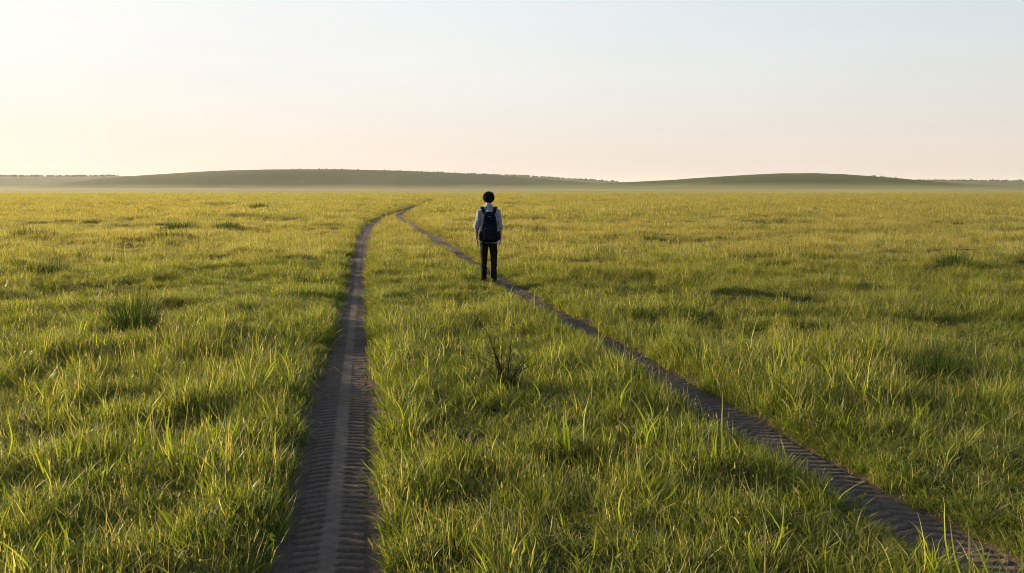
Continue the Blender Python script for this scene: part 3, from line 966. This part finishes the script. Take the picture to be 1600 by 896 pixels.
# shoulder straps over the shoulders, down the chest and back under the arms
for s in (-1, 1):
    b = bmesh.new()
    path = [(s * .078, -.030, .500), (s * .092, -.022, .570), (s * .108, .015, .628), (s * .116, .070, .652), (s * .118, .125, .648), (s * .116, .180, .622), (s * .112, .228, .560), (s * .110, .245, .46), (s * .130, .250, .34), (s * .168, .225, .25), (s * .196, .14, .19), (s * .188, .04, .14), (s * .150, -.03, .09)]
    wd = [.026, .028, .030, .030, .030, .030, .029, .028, .022, .012, .012, .012, .012]
    # ribbon with thickness
    P_ = [Vector(p) for p in path]; rings = []
    for i, p in enumerate(P_):
        t = (P_[min(i + 1, len(P_) - 1)] - P_[max(i - 1, 0)]).normalized()
        side = Vector((1, 0, 0)) if i < 8 else Vector((0, 0, 1)) if i > 9 else Vector((.7, 0, s * .7))
        side = (side - t * side.dot(t)).normalized(); nn = t.cross(side)
        w, h = wd[i], .008
        rings.append([b.verts.new(p + side * a_ * w + nn * c2 * h) for a_, c2 in ((-1, -.5), (-.8, -1), (.8, -1), (1, -.5), (1, .5), (.8, 1), (-.8, 1), (-1, .5))])
    for A, B in zip(rings, rings[1:]):
        for k in range(8): b.faces.new((A[k], A[(k + 1) % 8], B[(k + 1) % 8], B[k]))
    b.faces.new(rings[0][::-1]); b.faces.new(rings[-1])
    bmesh.ops.recalc_face_normals(b, faces=b.faces)
    me = bpy.data.meshes.new('shoulder_strap'); b.to_mesh(me); b.free()
    o = link('shoulder_strap', me, M_PACK2, PACK)
    sm = o.modifiers.new('round', 'SUBSURF'); sm.levels = sm.render_levels = 2

# ------------------------------------------------------------------ air
HZB = bmesh.new()
bmesh.ops.create_cube(HZB, size=1, matrix=Matrix.Translation((0, 0, 26)) @ Matrix.Diagonal((11200, 11200, 62, 1)))
me = bpy.data.meshes.new('haze'); HZB.to_mesh(me); HZB.free()
hz = link('haze', me, None, smooth=False)
hm = bpy.data.materials.new('haze_air'); hm.use_nodes = True; hm.node_tree.nodes.clear()
ho = hm.node_tree.nodes.new('ShaderNodeOutputMaterial'); hv = hm.node_tree.nodes.new('ShaderNodeVolumePrincipled')
hv.inputs['Color'].default_value = (0.93, 0.93, 0.90, 1); hv.inputs['Density'].default_value = 0.00009; hv.inputs['Anisotropy'].default_value = 0.2
hm.node_tree.links.new(hv.outputs[0], ho.inputs['Volume']); me.materials.append(hm)
tag(hz, 'pale evening haze over the far plain and hills', 'haze', kind='stuff')

# ------------------------------------------------------------------ sky, sun, camera
w = bpy.data.worlds.new('World'); scene.world = w; w.use_nodes = True
nt = w.node_tree; nt.nodes.clear()
wo = nt.nodes.new('ShaderNodeOutputWorld'); bg = nt.nodes.new('ShaderNodeBackground')
sky = nt.nodes.new('ShaderNodeTexSky'); sky.sky_type = 'NISHITA'; sky.sun_disc = False
sky.sun_elevation = SUN_EL
sky.sun_rotation = math.atan2(SUN_DIR.x, SUN_DIR.y)
sky.air_density = 1.0; sky.dust_density = 1.6; sky.ozone_density = 1.5; sky.altitude = 0
# thin high veil of cloud that evens the sky out: warm low down, cool overhead and dimmed above the frame to cut fill light, brightest towards the sun
tc = nt.nodes.new('ShaderNodeTexCoord')
sp = nt.nodes.new('ShaderNodeSeparateXYZ'); nt.links.new(tc.outputs['Generated'], sp.inputs[0])
def wramp(stops):
    rp = nt.nodes.new('ShaderNodeValToRGB'); nt.links.new(sp.outputs[2], rp.inputs[0]); cr = rp.color_ramp
    while len(cr.elements) < len(stops): cr.elements.new(0.5)
    for e, (p, c) in zip(cr.elements, stops): e.position = p; e.color = (*c, 1)
    return rp.outputs[0]
away = wramp([(0.0, (0.80, 0.68, 0.60)), (0.06, (0.78, 0.71, 0.66)), (0.14, (0.71, 0.74, 0.74)), (0.24, (0.57, 0.69, 0.80)), (0.42, (0.34, 0.46, 0.66)), (1.0, (0.14, 0.24, 0.42))])
sunw = wramp([(0.0, (0.93, 0.765, 0.68)), (0.06, (0.93, 0.83, 0.76)), (0.14, (0.93, 0.91, 0.88)), (0.24, (0.93, 0.94, 0.93)), (0.42, (0.50, 0.58, 0.68)), (1.0, (0.16, 0.27, 0.45))])
dt = nt.nodes.new('ShaderNodeVectorMath'); dt.operation = 'DOT_PRODUCT'; dt.inputs[1].default_value = SUN_DIR; nt.links.new(tc.outputs['Generated'], dt.inputs[0])
mr = nt.nodes.new('ShaderNodeMapRange'); mr.interpolation_type = 'SMOOTHSTEP'; mr.inputs[1].default_value = -0.38; mr.inputs[2].default_value = 0.95; nt.links.new(dt.outputs['Value'], mr.inputs[0])
m1 = nt.nodes.new('ShaderNodeMix'); m1.data_type = 'RGBA'; nt.links.new(mr.outputs[0], m1.inputs[0]); nt.links.new(away, m1.inputs[6]); nt.links.new(sunw, m1.inputs[7])
ns = nt.nodes.new('ShaderNodeTexNoise'); ns.inputs['Scale'].default_value = 2.2; ns.inputs['Detail'].default_value = 7; ns.inputs['Roughness'].default_value = 0.6
mpg = nt.nodes.new('ShaderNodeMapping'); mpg.inputs['Scale'].default_value = (1, 1, 6); nt.links.new(tc.outputs['Generated'], mpg.inputs[0]); nt.links.new(mpg.outputs[0], ns.inputs['Vector'])
nm = nt.nodes.new('ShaderNodeMapRange'); nm.inputs[1].default_value = 0.25; nm.inputs[2].default_value = 0.75; nm.inputs[3].default_value = 3.50; nm.inputs[4].default_value = 3.74; nt.links.new(ns.outputs['Fac'], nm.inputs[0])
vs_ = nt.nodes.new('ShaderNodeVectorMath'); vs_.operation = 'SCALE'; nt.links.new(nm.outputs[0], vs_.inputs['Scale']); nt.links.new(m1.outputs[2], vs_.inputs[0])
mxw = nt.nodes.new('ShaderNodeMix'); mxw.data_type = 'RGBA'; mxw.inputs[0].default_value = 0.95
nt.links.new(sky.outputs[0], mxw.inputs[6]); nt.links.new(vs_.outputs[0], mxw.inputs[7])
bg.inputs['Strength'].default_value = 0.12
nt.links.new(mxw.outputs[2], bg.inputs['Color']); nt.links.new(bg.outputs[0], wo.inputs['Surface'])

sl = bpy.data.lights.new('sun', 'SUN'); sl.energy = 5.0; sl.angle = R(0.6); sl.color = (1.0, 0.79, 0.50)
so = bpy.data.objects.new('sun', sl); col.objects.link(so)
so.rotation_euler = SUN_DIR.to_track_quat('Z', 'Y').to_euler(); so.location = (-40, 40, 30)

cam = bpy.data.cameras.new('camera'); cam.sensor_width = 36; cam.lens = 36 * F_PX / 1600; cam.clip_start = 0.05; cam.clip_end = 12000
co = bpy.data.objects.new('camera', cam); col.objects.link(co)
co.location = (0, 0, CAM_Z); co.rotation_euler = (math.pi / 2 - PITCH, 0, 0)
scene.camera = co

scene.view_settings.view_transform = 'Standard'; scene.view_settings.look = 'None'
scene.view_settings.exposure = 1.2; scene.view_settings.gamma = 1.0
cy = scene.cycles
cy.max_bounces = 7; cy.diffuse_bounces = 3; cy.transmission_bounces = 4; cy.glossy_bounces = 2; cy.volume_bounces = 1; cy.transparent_max_bounces = 4
cy.use_denoising = True
cy.filter_width = 0.95
cy.caustics_reflective = False; cy.caustics_refractive = False
